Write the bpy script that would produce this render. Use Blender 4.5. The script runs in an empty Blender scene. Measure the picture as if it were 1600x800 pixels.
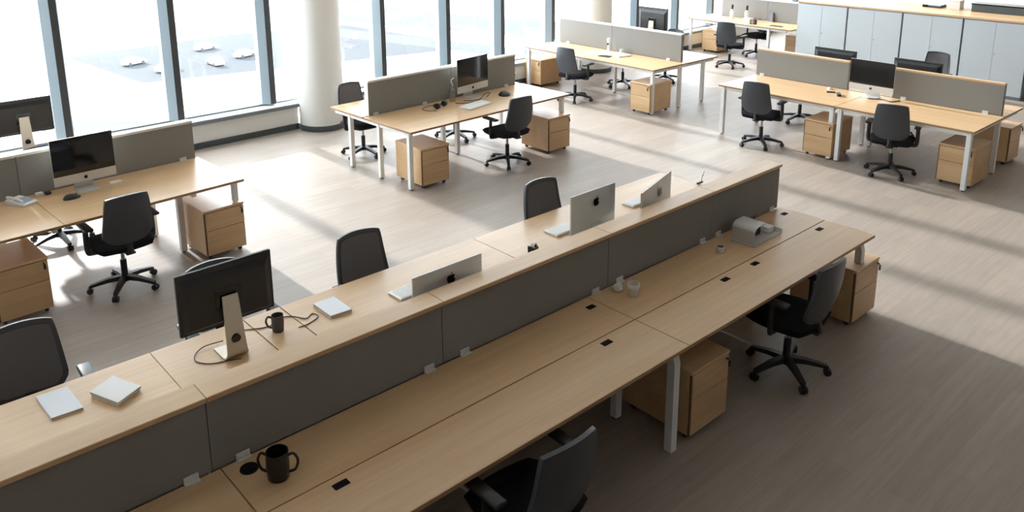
import bpy, bmesh, math, random
from mathutils import Vector, Matrix
random.seed(7)
sc = bpy.context.scene
COL = sc.collection
PI = math.pi

# ------------------------------------------------------------------ camera, sky, sun, exposure
F_PX, CAM_YAW, CAM_PITCH, CAM_ROLL, CAM_H = 1282.93, 0.8369, 0.2371, -0.0049, 3.353
CX, CY = 799.7, 151.54
cyw, syw, cp, sp = math.cos(CAM_YAW), math.sin(CAM_YAW), math.cos(CAM_PITCH), math.sin(CAM_PITCH)
fw = Vector((cyw*cp, syw*cp, -sp)); rt = Vector((syw, -cyw, 0)); up = rt.cross(fw)
cr, sr = math.cos(CAM_ROLL), math.sin(CAM_ROLL)
rt, up = cr*rt + sr*up, -sr*rt + cr*up
cam_data = bpy.data.cameras.new('camera'); cam = bpy.data.objects.new('camera', cam_data); COL.objects.link(cam)
m = Matrix((rt, up, -fw)).transposed().to_4x4(); m.translation = Vector((0, 0, CAM_H)); cam.matrix_world = m
cam_data.sensor_fit = 'HORIZONTAL'; cam_data.sensor_width = 36; cam_data.lens = F_PX/1600*36
cam_data.shift_x = (800-CX)/1600; cam_data.shift_y = (CY-400)/1600
cam_data.clip_start = .05; cam_data.clip_end = 1500
sc.camera = cam

SUN_ELEV = math.radians(20.5)
SUN_STRENGTH = 5.8
SUN_COLOR = (1.0, .985, .965)
SKY_STRENGTH = 6.7
SKY_COLOR = (.90, .955, 1.0)
EXPOSURE = 0.62
sd = bpy.data.lights.new('sun', 'SUN'); sd.energy = SUN_STRENGTH; sd.color = SUN_COLOR; sd.angle = math.radians(1.9)
sun = bpy.data.objects.new('sun', sd); COL.objects.link(sun)
sdir = Vector((.012, -1, 0)).normalized()*math.cos(SUN_ELEV) + Vector((0, 0, -math.sin(SUN_ELEV)))
sun.rotation_euler = sdir.to_track_quat('-Z', 'Y').to_euler(); sun.location = (6, 30, 12)
w = bpy.data.worlds.new('world'); sc.world = w; w.use_nodes = True
bg = w.node_tree.nodes['Background']; bg.inputs[0].default_value = (*SKY_COLOR, 1); bg.inputs[1].default_value = SKY_STRENGTH
pd = bpy.data.lights.new('window_portal', 'AREA'); pd.shape = 'RECTANGLE'; pd.size = 26; pd.size_y = 4.5; pd.cycles.is_portal = True
po = bpy.data.objects.new('window_portal', pd); COL.objects.link(po); po.location = (8, 11.45, 2.6); po.rotation_euler = (-PI/2, 0, 0)
sc.view_settings.view_transform = 'Standard'; sc.view_settings.look = 'None'
sc.view_settings.exposure = EXPOSURE; sc.view_settings.gamma = 1; sc.view_settings.use_curve_mapping = False
sc.cycles.max_bounces = 10; sc.cycles.diffuse_bounces = 6; sc.cycles.transparent_max_bounces = 12
sc.cycles.use_denoising = True
sc.cycles.sample_clamp_indirect = 8

# ------------------------------------------------------------------ materials
def srgb(r, g, b):
    f = lambda c: (c/255/12.92 if c/255 <= .04045 else ((c/255+.055)/1.055)**2.4)
    return (f(r), f(g), f(b), 1)
def mat(name, color, rough=.5, metal=0, spec=.5, noise=None, bump=0, coat=0):
    m = bpy.data.materials.new(name); m.use_nodes = True
    nt = m.node_tree; b = nt.nodes['Principled BSDF']
    b.inputs['Base Color'].default_value = color; b.inputs['Roughness'].default_value = rough
    b.inputs['Metallic'].default_value = metal; b.inputs['Specular IOR Level'].default_value = spec
    if coat: b.inputs['Coat Weight'].default_value = coat
    if noise:
        scale, amt = noise
        tc = nt.nodes.new('ShaderNodeTexCoord'); n = nt.nodes.new('ShaderNodeTexNoise')
        n.inputs['Scale'].default_value = scale; n.inputs['Detail'].default_value = 3
        nt.links.new(tc.outputs['Object'], n.inputs['Vector'])
        mx = nt.nodes.new('ShaderNodeMix'); mx.data_type = 'RGBA'; mx.blend_type = 'MULTIPLY'; mx.inputs[0].default_value = 1
        ra = nt.nodes.new('ShaderNodeMapRange'); ra.inputs[3].default_value = 1-amt; ra.inputs[4].default_value = 1+amt
        nt.links.new(n.outputs[0], ra.inputs[0]); mx.inputs[6].default_value = color
        nt.links.new(ra.outputs[0], mx.inputs[7]); nt.links.new(mx.outputs[2], b.inputs['Base Color'])
        if bump:
            bp = nt.nodes.new('ShaderNodeBump'); bp.inputs['Strength'].default_value = bump; bp.inputs['Distance'].default_value = .002
            nt.links.new(n.outputs[0], bp.inputs['Height']); nt.links.new(bp.outputs[0], b.inputs['Normal'])
    return m
def wood(name, c1, c2, axis=0, rough=.42):
    """pale oak: fine grain drawn out along one local axis"""
    m = bpy.data.materials.new(name); m.use_nodes = True; nt = m.node_tree; b = nt.nodes['Principled BSDF']
    tc = nt.nodes.new('ShaderNodeTexCoord'); oi = nt.nodes.new('ShaderNodeObjectInfo')
    ad = nt.nodes.new('ShaderNodeVectorMath'); ad.operation = 'MULTIPLY_ADD'
    ad.inputs[1].default_value = (1, 1, 1)
    cmb = nt.nodes.new('ShaderNodeCombineXYZ'); ml = nt.nodes.new('ShaderNodeMath'); ml.operation = 'MULTIPLY'; ml.inputs[1].default_value = 37
    nt.links.new(oi.outputs['Random'], ml.inputs[0])
    for i in range(3): nt.links.new(ml.outputs[0], cmb.inputs[i])
    nt.links.new(tc.outputs['Object'], ad.inputs[0]); nt.links.new(cmb.outputs[0], ad.inputs[2])
    mp = nt.nodes.new('ShaderNodeMapping'); s = [38, 38, 38]; s[axis] = 1.3; mp.inputs['Scale'].default_value = s
    nt.links.new(ad.outputs[0], mp.inputs[0])
    n = nt.nodes.new('ShaderNodeTexNoise'); n.inputs['Scale'].default_value = 1; n.inputs['Detail'].default_value = 5; n.inputs['Roughness'].default_value = .6
    nt.links.new(mp.outputs[0], n.inputs['Vector'])
    mp2 = nt.nodes.new('ShaderNodeMapping'); s2 = [6, 6, 6]; s2[axis] = .5; mp2.inputs['Scale'].default_value = s2
    nt.links.new(ad.outputs[0], mp2.inputs[0])
    n2 = nt.nodes.new('ShaderNodeTexNoise'); n2.inputs['Scale'].default_value = 1; n2.inputs['Detail'].default_value = 2
    nt.links.new(mp2.outputs[0], n2.inputs['Vector'])
    av = nt.nodes.new('ShaderNodeMath'); av.operation = 'ADD'; nt.links.new(n.outputs[0], av.inputs[0]); nt.links.new(n2.outputs[0], av.inputs[1])
    r = nt.nodes.new('ShaderNodeValToRGB'); r.color_ramp.elements[0].position = .35; r.color_ramp.elements[1].position = .65
    hv = nt.nodes.new('ShaderNodeMath'); hv.operation = 'MULTIPLY'; hv.inputs[1].default_value = .5; nt.links.new(av.outputs[0], hv.inputs[0])
    r.color_ramp.elements[0].color = c1; r.color_ramp.elements[1].color = c2
    nt.links.new(hv.outputs[0], r.inputs[0]); nt.links.new(r.outputs[0], b.inputs['Base Color'])
    b.inputs['Roughness'].default_value = rough
    return m
def floor_mat():
    m = bpy.data.materials.new('vinyl_plank_floor'); m.use_nodes = True; nt = m.node_tree; b = nt.nodes['Principled BSDF']
    tc = nt.nodes.new('ShaderNodeTexCoord')
    br = nt.nodes.new('ShaderNodeTexBrick'); br.offset = .37; br.inputs['Scale'].default_value = 1
    br.inputs['Brick Width'].default_value = 1.2; br.inputs['Row Height'].default_value = .18; br.inputs['Mortar Size'].default_value = .0016
    br.inputs['Color1'].default_value = (.93, .93, .93, 1); br.inputs['Color2'].default_value = (1.04, 1.035, 1.03, 1); br.inputs['Mortar'].default_value = (.84, .84, .84, 1)
    nt.links.new(tc.outputs['Object'], br.inputs['Vector'])
    mp = nt.nodes.new('ShaderNodeMapping'); mp.inputs['Scale'].default_value = (1.1, 16, 1); nt.links.new(tc.outputs['Object'], mp.inputs[0])
    n = nt.nodes.new('ShaderNodeTexNoise'); n.inputs['Scale'].default_value = 1.6; n.inputs['Detail'].default_value = 6; n.inputs['Roughness'].default_value = .65
    nt.links.new(mp.outputs[0], n.inputs['Vector'])
    r = nt.nodes.new('ShaderNodeValToRGB'); r.color_ramp.elements[0].position = .3; r.color_ramp.elements[1].position = .72
    r.color_ramp.elements[0].color = FLOOR_A; r.color_ramp.elements[1].color = FLOOR_B
    nt.links.new(n.outputs[0], r.inputs[0])
    mx = nt.nodes.new('ShaderNodeMix'); mx.data_type = 'RGBA'; mx.blend_type = 'MULTIPLY'; mx.inputs[0].default_value = 1
    nt.links.new(r.outputs[0], mx.inputs[6]); nt.links.new(br.outputs[0], mx.inputs[7]); nt.links.new(mx.outputs[2], b.inputs['Base Color'])
    b.inputs['Roughness'].default_value = .46; b.inputs['Specular IOR Level'].default_value = .3
    return m
def glass_mat(name, tint=(.97, .99, 1, 1), gloss=.06):
    m = bpy.data.materials.new(name); m.use_nodes = True; nt = m.node_tree; nt.nodes.remove(nt.nodes['Principled BSDF'])
    out = nt.nodes['Material Output']; t = nt.nodes.new('ShaderNodeBsdfTransparent'); t.inputs[0].default_value = tint
    g = nt.nodes.new('ShaderNodeBsdfGlossy'); g.inputs['Roughness'].default_value = .02
    mx = nt.nodes.new('ShaderNodeMixShader'); mx.inputs[0].default_value = gloss
    nt.links.new(t.outputs[0], mx.inputs[1]); nt.links.new(g.outputs[0], mx.inputs[2]); nt.links.new(mx.outputs[0], out.inputs[0])
    return m
FLOOR_A, FLOOR_B = srgb(151, 139, 128), srgb(165, 153, 142)
M_FLOOR = floor_mat()
M_OAK = wood('pale_oak_laminate', srgb(203, 165, 122), srgb(216, 183, 142), 0, .33)
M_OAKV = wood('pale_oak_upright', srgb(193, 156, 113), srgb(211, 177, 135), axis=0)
M_OAKEDGE = wood('oak_edge', srgb(150, 116, 80), srgb(172, 138, 100))
M_FABRIC = mat('grey_felt_fabric', srgb(140, 138, 134), .95, spec=.1, noise=(260, .10), bump=.4)
M_WHITE = mat('white_powder_coat', srgb(228, 230, 230), .4)
M_TRIM = mat('off_white_trim', srgb(226, 222, 212), .5)
M_CLIP = mat('white_plastic_clip', srgb(214, 212, 206), .45)
M_BLACK = mat('black_plastic', srgb(30, 31, 33), .45)
M_MATTE = mat('matte_black', srgb(22, 20, 20), .85, spec=.15)
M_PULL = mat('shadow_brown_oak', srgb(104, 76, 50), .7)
M_BLACKG = mat('black_gloss', srgb(14, 15, 18), .12, spec=.6)
M_SCREEN = mat('dark_screen_glass', srgb(10, 11, 14), .06, spec=.6)
M_SHELL = mat('charcoal_chair_shell', srgb(62, 65, 70), .42, noise=(60, .05))
M_MESH = mat('charcoal_mesh_fabric', srgb(106, 103, 104), .9, spec=.15, noise=(420, .35), bump=.6)
M_SEAT = mat('black_seat_fabric', srgb(32, 32, 36), .95, spec=.1, noise=(300, .25), bump=.5)
M_CHROME = mat('brushed_steel', srgb(170, 172, 176), .3, 1)
M_ALU = mat('silver_aluminium', srgb(214, 212, 207), .38, .3, noise=(300, .03))
M_STAND = mat('champagne_aluminium', srgb(196, 188, 174), .38, .6)
M_WALL = mat('white_wall_paint', srgb(226, 224, 218), .75, noise=(30, .02))
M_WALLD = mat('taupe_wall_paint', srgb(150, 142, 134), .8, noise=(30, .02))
M_CEIL = mat('ceiling_paint', srgb(215, 215, 212), .85, noise=(20, .02))
M_ADDED_BLIND = mat('added_blind_cloth', srgb(200, 200, 198), .8, noise=(300, .08))  # cloth of the added blinds, translucent to pass soft light to the desks
_nt = M_ADDED_BLIND.node_tree; _tr = _nt.nodes.new('ShaderNodeBsdfTranslucent'); _tr.inputs[0].default_value = (.88, .88, .87, 1); _mx = _nt.nodes.new('ShaderNodeMixShader'); _mx.inputs[0].default_value = .75
_nt.links.new(_nt.nodes['Principled BSDF'].outputs[0], _mx.inputs[1]); _nt.links.new(_tr.outputs[0], _mx.inputs[2]); _nt.links.new(_mx.outputs[0], _nt.nodes['Material Output'].inputs[0])
M_SILL = mat('white_sill', srgb(235, 236, 234), .3)
M_GREYTRIM = mat('grey_aluminium_trim', srgb(112, 120, 124), .45)
M_BASE = mat('dark_grey_skirting', srgb(70, 76, 78), .6)
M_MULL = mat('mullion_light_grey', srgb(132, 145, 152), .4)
M_MULL_SHADE = mat('mullion_shaded_grey', srgb(62, 64, 66), .5)  # darker copy for the shaded inner face of the mullions
M_GLASS = glass_mat('window_glass')
M_CAB = mat('pale_blue_grey_steel', srgb(196, 203, 207), .42, noise=(14, .015))
M_CABGAP = mat('cabinet_grey_edge', srgb(120, 128, 134), .5)
M_PAPER = mat('white_paper', srgb(232, 232, 230), .7)
M_PAGE = mat('cream_pages', srgb(196, 182, 160), .8)
M_COVER = mat('pale_notebook_cover', srgb(222, 224, 230), .5)
M_MUGB = mat('black_ceramic', srgb(20, 20, 21), .35)
M_MUGG = mat('dark_grey_ceramic', srgb(74, 72, 70), .6, noise=(150, .12))
M_CUP = mat('white_ceramic', srgb(222, 216, 206), .4)
M_CABLE = mat('dark_cable_rubber', srgb(52, 50, 50), .5)
M_ACRYL = mat('smoky_acrylic', srgb(192, 190, 186), .15, spec=.6)
M_BLUELCD = mat('grey_blue_display', srgb(150, 170, 190), .25)
M_DARKBOX = mat('slate_grey_board', srgb(74, 82, 86), .5)
M_GREEN = mat('dull_green_leaf', srgb(110, 128, 104), .6)
M_SNOW = mat('snow', srgb(240, 242, 246), .9, noise=(.08, .05))
M_LOT = mat('frosted_asphalt', srgb(36, 41, 46), .9, noise=(.5, .22))
M_ROAD = mat('slushy_road', srgb(54, 58, 63), .9, noise=(.35, .2))
M_CAR = mat('car_paint_silver', srgb(150, 154, 160), .3)
M_TYRE = mat('tyre_rubber', srgb(70, 72, 75), .8)
M_BARK = mat('bare_twigs', srgb(120, 112, 104), .9)

# ------------------------------------------------------------------ mesh helpers
def box(bm, x0, x1, y0, y1, z0, z1, bev=0, seg=2, mi=0):
    vs = [bm.verts.new((x, y, z)) for z in (z0, z1) for y in (y0, y1) for x in (x0, x1)]
    q = [(0, 2, 3, 1), (4, 5, 7, 6), (0, 1, 5, 4), (2, 6, 7, 3), (0, 4, 6, 2), (1, 3, 7, 5)]
    fs = [bm.faces.new([vs[i] for i in f]) for f in q]
    for f in fs: f.material_index = mi
    if bev:
        es = list({e for f in fs for e in f.edges})
        r = bmesh.ops.bevel(bm, geom=es, offset=bev, segments=seg, profile=.5, affect='EDGES', clamp_overlap=True)
        for f in r['faces']: f.material_index = mi
    return vs
def cyl(bm, p0, p1, r0, r1=None, n=16, cap=True, mi=0):
    p0, p1 = Vector(p0), Vector(p1); r1 = r0 if r1 is None else r1
    d = (p1-p0).normalized(); a = d.orthogonal().normalized(); b = d.cross(a)
    A = [bm.verts.new(p0+(a*math.cos(t)+b*math.sin(t))*r0) for t in [2*PI*i/n for i in range(n)]]
    B = [bm.verts.new(p1+(a*math.cos(t)+b*math.sin(t))*r1) for t in [2*PI*i/n for i in range(n)]]
    fs = [bm.faces.new((A[i], A[(i+1) % n], B[(i+1) % n], B[i])) for i in range(n)]
    if cap: fs += [bm.faces.new(A[::-1]), bm.faces.new(B)]
    for f in fs: f.material_index = mi
def tube(bm, pts, r, n=8, cap=True, flat=1.0):
    pts = [Vector(p) for p in pts]; rings = []; a = None
    for i, p in enumerate(pts):
        d = (pts[min(i+1, len(pts)-1)]-pts[max(i-1, 0)]).normalized()
        if a is None: a = Vector((0, 0, 1)).cross(d); a = a.normalized() if a.length > .1 else d.orthogonal().normalized()
        else: a = (a-d*a.dot(d)).normalized()
        b = d.cross(a); rr = r[i] if isinstance(r, (list, tuple)) else r
        rings.append([bm.verts.new(p+a*math.cos(t)*rr+b*math.sin(t)*rr*flat) for t in [2*PI*k/n for k in range(n)]])
    for A, B in zip(rings, rings[1:]):
        for k in range(n): bm.faces.new((A[k], A[(k+1) % n], B[(k+1) % n], B[k]))
    if cap: bm.faces.new(rings[0][::-1]); bm.faces.new(rings[-1])
def lathe(bm, prof, n=32, o=(0, 0, 0), mi=0):
    o = Vector(o); rings = []
    for r, z in prof:
        if r < 1e-5: rings.append([bm.verts.new(o+Vector((0, 0, z)))])
        else: rings.append([bm.verts.new(o+Vector((r*math.cos(2*PI*k/n), r*math.sin(2*PI*k/n), z))) for k in range(n)])
    for A, B in zip(rings, rings[1:]):
        for k in range(n):
            k2 = (k+1) % n
            if len(A) == 1 and len(B) == 1: continue
            if len(A) == 1: f = bm.faces.new((A[0], B[k2], B[k]))
            elif len(B) == 1: f = bm.faces.new((A[k], A[k2], B[0]))
            else: f = bm.faces.new((A[k], A[k2], B[k2], B[k]))
            f.material_index = mi
def prism(bm, poly, z0, z1):
    """closed polygon in XY drawn up from z0 to z1"""
    A = [bm.verts.new((x, y, z0)) for x, y in poly]; B = [bm.verts.new((x, y, z1)) for x, y in poly]; n = len(poly)
    for i in range(n): bm.faces.new((A[i], A[(i+1) % n], B[(i+1) % n], B[i]))
    bm.faces.new(A[::-1]); bm.faces.new(B)
def smooth_pts(pts, k=6):
    P = [Vector(p) for p in pts]; P = [P[0]]+P+[P[-1]]; out = []
    for i in range(1, len(P)-2):
        for j in range(k):
            t = j/k; a, b, c, d = P[i-1:i+3]
            out.append(.5*((2*b)+(c-a)*t+(2*a-5*b+4*c-d)*t*t+(3*b-a-3*c+d)*t**3))
    out.append(P[-2]); return out
def xf(bm, mtx, verts=None): bmesh.ops.transform(bm, matrix=mtx, verts=verts or bm.verts[:])
def obj(name, bm, mats, parent=None, smooth=False, angle=40):
    bmesh.ops.recalc_face_normals(bm, faces=bm.faces[:])
    me = bpy.data.meshes.new(name); bm.to_mesh(me); bm.free()
    for mm in (mats if isinstance(mats, (list, tuple)) else [mats]): me.materials.append(mm)
    if smooth:
        me.polygons.foreach_set('use_smooth', [True]*len(me.polygons))
        try: me.set_sharp_from_angle(angle=math.radians(angle))
        except Exception: pass
    o = bpy.data.objects.new(name, me); COL.objects.link(o)
    if parent is not None: o.parent = parent
    return o
def tag(o, label, cat, group=None, kind=None):
    if label: o['label'] = label
    if cat: o['category'] = cat
    if group: o['group'] = group
    if kind: o['kind'] = kind
    return o
def empty(name, loc=(0, 0, 0), rz=0):
    o = bpy.data.objects.new(name, None); o.empty_display_size = .1; COL.objects.link(o); o.location = loc; o.rotation_euler = (0, 0, rz); return o
def structure(o): o['kind'] = 'structure'; return o
def copy_tree(o, parent=None):
    c = o.copy(); COL.objects.link(c)
    if parent is not None: c.parent = parent
    for ch in list(o.children): copy_tree(ch, c)
    return c
def B(): return bmesh.new()

# ------------------------------------------------------------------ setting
WX0, WX1, WY0 = -6.0, 24.0, -6.0
GLASS_Y, SILL_Y = 11.2, 11.0
bm = B(); box(bm, WX0, WX1, WY0, 11.3, -.15, 0); structure(obj('floor', bm, M_FLOOR))
bm = B(); box(bm, WX0, WX1, WY0, 11.4, 4.9, 5.1); structure(obj('ceiling', bm, M_CEIL))
bm = B(); box(bm, WX0-.2, WX0, WY0, 11.4, -.15, 5.1); structure(obj('wall_left', bm, M_WALLD))
bm = B(); box(bm, WX1, WX1+.2, WY0, 11.4, -.15, 5.1); structure(obj('wall_right', bm, M_WALL))
bm = B(); box(bm, WX0, WX1, WY0-.2, WY0, -.15, 5.1); structure(obj('wall_near', bm, M_WALLD))
COLS = [(5.93, 10.87), (12.03, 10.87)]
def gaps(a, b, hw=.36):
    """spans of the sill wall between the columns"""
    out = []; x = a
    for cx, _ in COLS: out.append((x, cx-hw)); x = cx+hw
    out.append((x, b)); return out
for i, (a, b) in enumerate(gaps(WX0, WX1, .325)):
    bm = B(); box(bm, a, b, SILL_Y, 11.3, 0, .37); structure(obj('wall_window', bm, M_WALL))
    bm = B(); box(bm, a, b, 10.96, GLASS_Y+.02, .37, .405, .004); structure(obj('trim_sill', bm, [M_SILL]))
    bm = B(); box(bm, a, b, 10.945, 10.96, .345, .395); structure(obj('trim_sill_edge', bm, [M_GREYTRIM]))
    bm = B(); box(bm, a, b, 10.985, SILL_Y, 0, .085); structure(obj('baseboard_window', bm, M_BASE))
bm = B(); box(bm, WX0, WX1, 11.16, 11.26, .405, .43); box(bm, WX0, WX1, 11.12, 11.26, 4.7, 4.9)
structure(obj('trim_window_rail', bm, M_GREYTRIM))
MULX = [-5.4, -4.1, -2.8, -1.6, -.3, 1.05, 2.40, 3.79, 5.14, 7.09, 8.41, 9.65, 10.94, 12.2, 13.46, 14.86, 16.2, 17.5, 18.8, 20.1, 21.4, 22.7]
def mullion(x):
    # light bevelled cheek; the inner face has its shade put into the colour
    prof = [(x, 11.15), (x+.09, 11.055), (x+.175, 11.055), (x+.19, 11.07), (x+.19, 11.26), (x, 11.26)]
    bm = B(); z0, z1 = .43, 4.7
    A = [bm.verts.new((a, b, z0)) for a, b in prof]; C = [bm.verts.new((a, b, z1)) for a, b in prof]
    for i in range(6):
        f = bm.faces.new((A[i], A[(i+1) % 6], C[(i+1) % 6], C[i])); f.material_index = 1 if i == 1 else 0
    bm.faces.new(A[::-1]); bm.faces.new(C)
    structure(obj('trim_mullion', bm, [M_MULL, M_MULL_SHADE]))
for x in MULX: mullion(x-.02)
for i, (a, b) in enumerate(zip(MULX, MULX[1:])):
    bm = B(); box(bm, a+.17, b-.02, GLASS_Y, GLASS_Y+.012, .42, 4.7); structure(obj('window_%d' % (i+1), bm, M_GLASS))
# unseen blinds added over the left-hand windows to keep direct sun off the desks
for a, b in zip(MULX, MULX[1:]):
    if b < 6:
        bm = B(); box(bm, a+.18, b-.03, 11.13, 11.136, 2.97, 4.7); box(bm, a+.18, b-.03, 11.12, 11.146, 2.945, 2.97, .006, 2); structure(obj('trim_added_blind', bm, M_ADDED_BLIND))
bm = B(); box(bm, 5.14+.18, 6.1, 11.13, 11.136, 2.97, 4.7); box(bm, 5.14+.18, 6.1, 11.12, 11.146, 2.945, 2.97, .006, 2); structure(obj('trim_added_blind', bm, M_ADDED_BLIND))  # short added blind, ends behind the column so sun reaches the right floor
for cx, cy in COLS:
    bm = B(); lathe(bm, [(.335, .0), (.335, 4.9)], 48, (cx, cy, 0)); c = structure(obj('trim_column', bm, M_WALL, smooth=True))
    bm = B(); lathe(bm, [(.335, 0), (.343, 0), (.343, .085), (.335, .085)], 48, (cx, cy, 0)); structure(obj('baseboard_column', bm, M_BASE, smooth=True))

# ------------------------------------------------------------------ outside, far below
GZ = -26.0; GK = (26+CAM_H)/(14+CAM_H)
bm = B(); box(bm, -300, 700, 13, 700, GZ-1, GZ); structure(obj('ground_snow', bm, M_SNOW))
def flat(name, poly, m, z=.04):
    bm = B(); prism(bm, [(a*GK, b*GK) for a, b in poly], GZ-.05, GZ+z); return structure(obj(name, bm, m))
flat('ground_lot', [(24.0, 102.2), (25.64, 82.3), (62, 75.2), (62.5, 79.5), (60, 102), (44, 105)], M_LOT)
flat('ground_road', [(55, 150), (52, 100), (63, 60), (100, 30), (104, 33), (67, 63), (57, 102), (61, 150)], M_ROAD, .05)
flat('ground_verge', [(28, 112), (46, 109), (58, 107), (58, 112), (30, 130)], M_ROAD, .03)
flat('ground_avenue', [(66, 150), (62, 105), (76, 62), (110, 36), (124, 46), (88, 70), (76, 106), (80, 150)], M_ROAD, .06)
flat('ground_lane', [(8, 48), (20, 45), (34, 38), (35, 40), (21, 48), (8, 52)], M_ROAD, .05)
flat('ground_drive', [(2, 84), (14, 70), (22, 62), (24, 64), (16, 73), (4, 90)], M_ROAD, .05)

# ------------------------------------------------------------------ furniture builders
TT, TH = .74, .026                                   # tabletop height, board thickness
def board(parent, x0, x1, y0, y1, name='tabletop', m=None):
    bm = B(); box(bm, x0, x1, y0, y1, TT-TH, TT, .002, 1)
    for f in bm.faces:
        if abs(f.normal.z) < .5: f.material_index = 1
    bm.normal_update()
    for f in bm.faces: f.material_index = 0 if abs(f.normal.z) > .5 else 1
    return obj(name, bm, [m or M_OAK, M_OAKEDGE], parent)
def leg(parent, x, y, kink=0, s=.055):
    """square white post; kink cuts the upper outer corner back"""
    bm = B(); h = s/2; z = TT-TH
    if kink:
        pr = [(-h, 0), (h, 0), (h, z), (-h+kink, z), (-h, z-.11)]
        A = [bm.verts.new((x-h, y+a, b)) for a, b in pr]; C = [bm.verts.new((x+h, y+a, b)) for a, b in pr]
        for i in range(5): bm.faces.new((A[i], A[(i+1) % 5], C[(i+1) % 5], C[i]))
        bm.faces.new(A[::-1]); bm.faces.new(C)
    else: box(bm, x-h, x+h, y-h, y+h, .012, z, .004, 1)
    l = obj('leg', bm, M_WHITE, parent)
    bm = B(); cyl(bm, (x, y, 0), (x, y, .014), .02, n=12); obj('glide', bm, M_BLACK, l)
    return l
def rail(parent, x0, x1, y0, y1, h=.05):
    bm = B(); box(bm, x0, x1, y0, y1, TT-TH-h, TT-TH, .003, 1); return obj('rail', bm, M_WHITE, parent)
def grommet(parent, x, y, w=.085, d=.05):
    bm = B(); box(bm, x-w/2, x+w/2, y-d/2, y+d/2, TT-.02, TT+.003, .009, 3); return obj('grommet', bm, M_MATTE, parent)
def divider(name, loc, rz, x0, x1, y, t, top, label, cap=(.0, .0), clips=(), group=None, capm=None, endtrim=False, foot=TT, down=0):
    """fabric screen standing on the desks; local x along it, y its front face"""
    e = empty(name, loc, rz); tag(e, label, 'divider screen', group)
    bm = B(); box(bm, x0+.0005, x1-.0005, y, y+t, foot+.003, top-.026, .0015, 1); obj('fabric_panel', bm, M_FABRIC, e)
    bm = B(); box(bm, x0, x1, y-cap[0], y+t+cap[1], top-.026, top, .003, 1); obj('top_cap', bm, capm or M_TRIM, e)
    if endtrim:
        for a in (x0-.004,):
            bm = B(); box(bm, a, a+.004, y-.003, y+t+.003, foot+.004, top-.026); obj('end_trim', bm, M_TRIM, e)
    if down:
        bm = B(); box(bm, x0+.004, x1-.004, y+.03, y+.06, foot-down, foot+.006, .002, 1); obj('light_block_panel', bm, M_FABRIC, e)  # added panel that stops sun passing under the bench
    for c in clips:
        bm = B(); box(bm, c-.035, c+.035, y-.03, y+.002, foot+.0005, foot+.006); box(bm, c-.035, c+.035, y-.006, y+.002, foot+.004, foot+.035, .002, 1)
        obj('bracket', bm, M_CLIP, e)
    return e

# pedestal, front face on local y=0 looking to -y, origin in the middle of the front edge
def make_pedestal():
    e = empty('drawer_pedestal'); w2, d, z0, z1 = .20, .54, .045, .50
    bm = B(); box(bm, -w2, w2, .018, d, z0, z1-.022, .002, 1); obj('carcass', bm, M_OAKV, e)
    bm = B(); box(bm, -w2-.004, w2+.004, -.004, d, z1-.022, z1, .004, 2); obj('top_panel', bm, M_OAK, e)
    for a, b in ((z0+.002, .292), (.297, z1-.03)):
        bm = B(); box(bm, -w2+.012, w2, 0, .017, a, b, .002, 1); dr = obj('drawer', bm, M_OAKV, e)
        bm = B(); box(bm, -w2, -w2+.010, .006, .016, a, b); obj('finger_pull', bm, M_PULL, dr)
    bm = B(); cyl(bm, (.168, -.004, .452), (.168, .002, .452), .011, n=16); lk = obj('lock', bm, M_CHROME, e)
    bm = B(); box(bm, .166, .170, -.022, -.004, .446, .458); box(bm, .160, .178, -.030, -.020, .400, .446, .003, 1); obj('key', bm, M_BLACK, lk)
    for sx in (-1, 1):
        for yy in (.06, d-.06):
            bm = B(); cyl(bm, (sx*.155-.012, yy, .022), (sx*.155+.012, yy, .022), .022, n=14); box(bm, sx*.155-.006, sx*.155+.006, yy-.012, yy+.012, .022, .047)
            obj('castor', bm, M_BLACK, e, True)
    return e
PED0 = make_pedestal(); ped_used = []
def pedestal(x, y, rz, label, group=None):
    o = PED0 if not ped_used else copy_tree(PED0); ped_used.append(o)
    o.location = (x, y, 0); o.rotation_euler = (0, 0, rz); tag(o, label, 'pedestal', group or 'drawer pedestals under the desks'); return o

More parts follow.
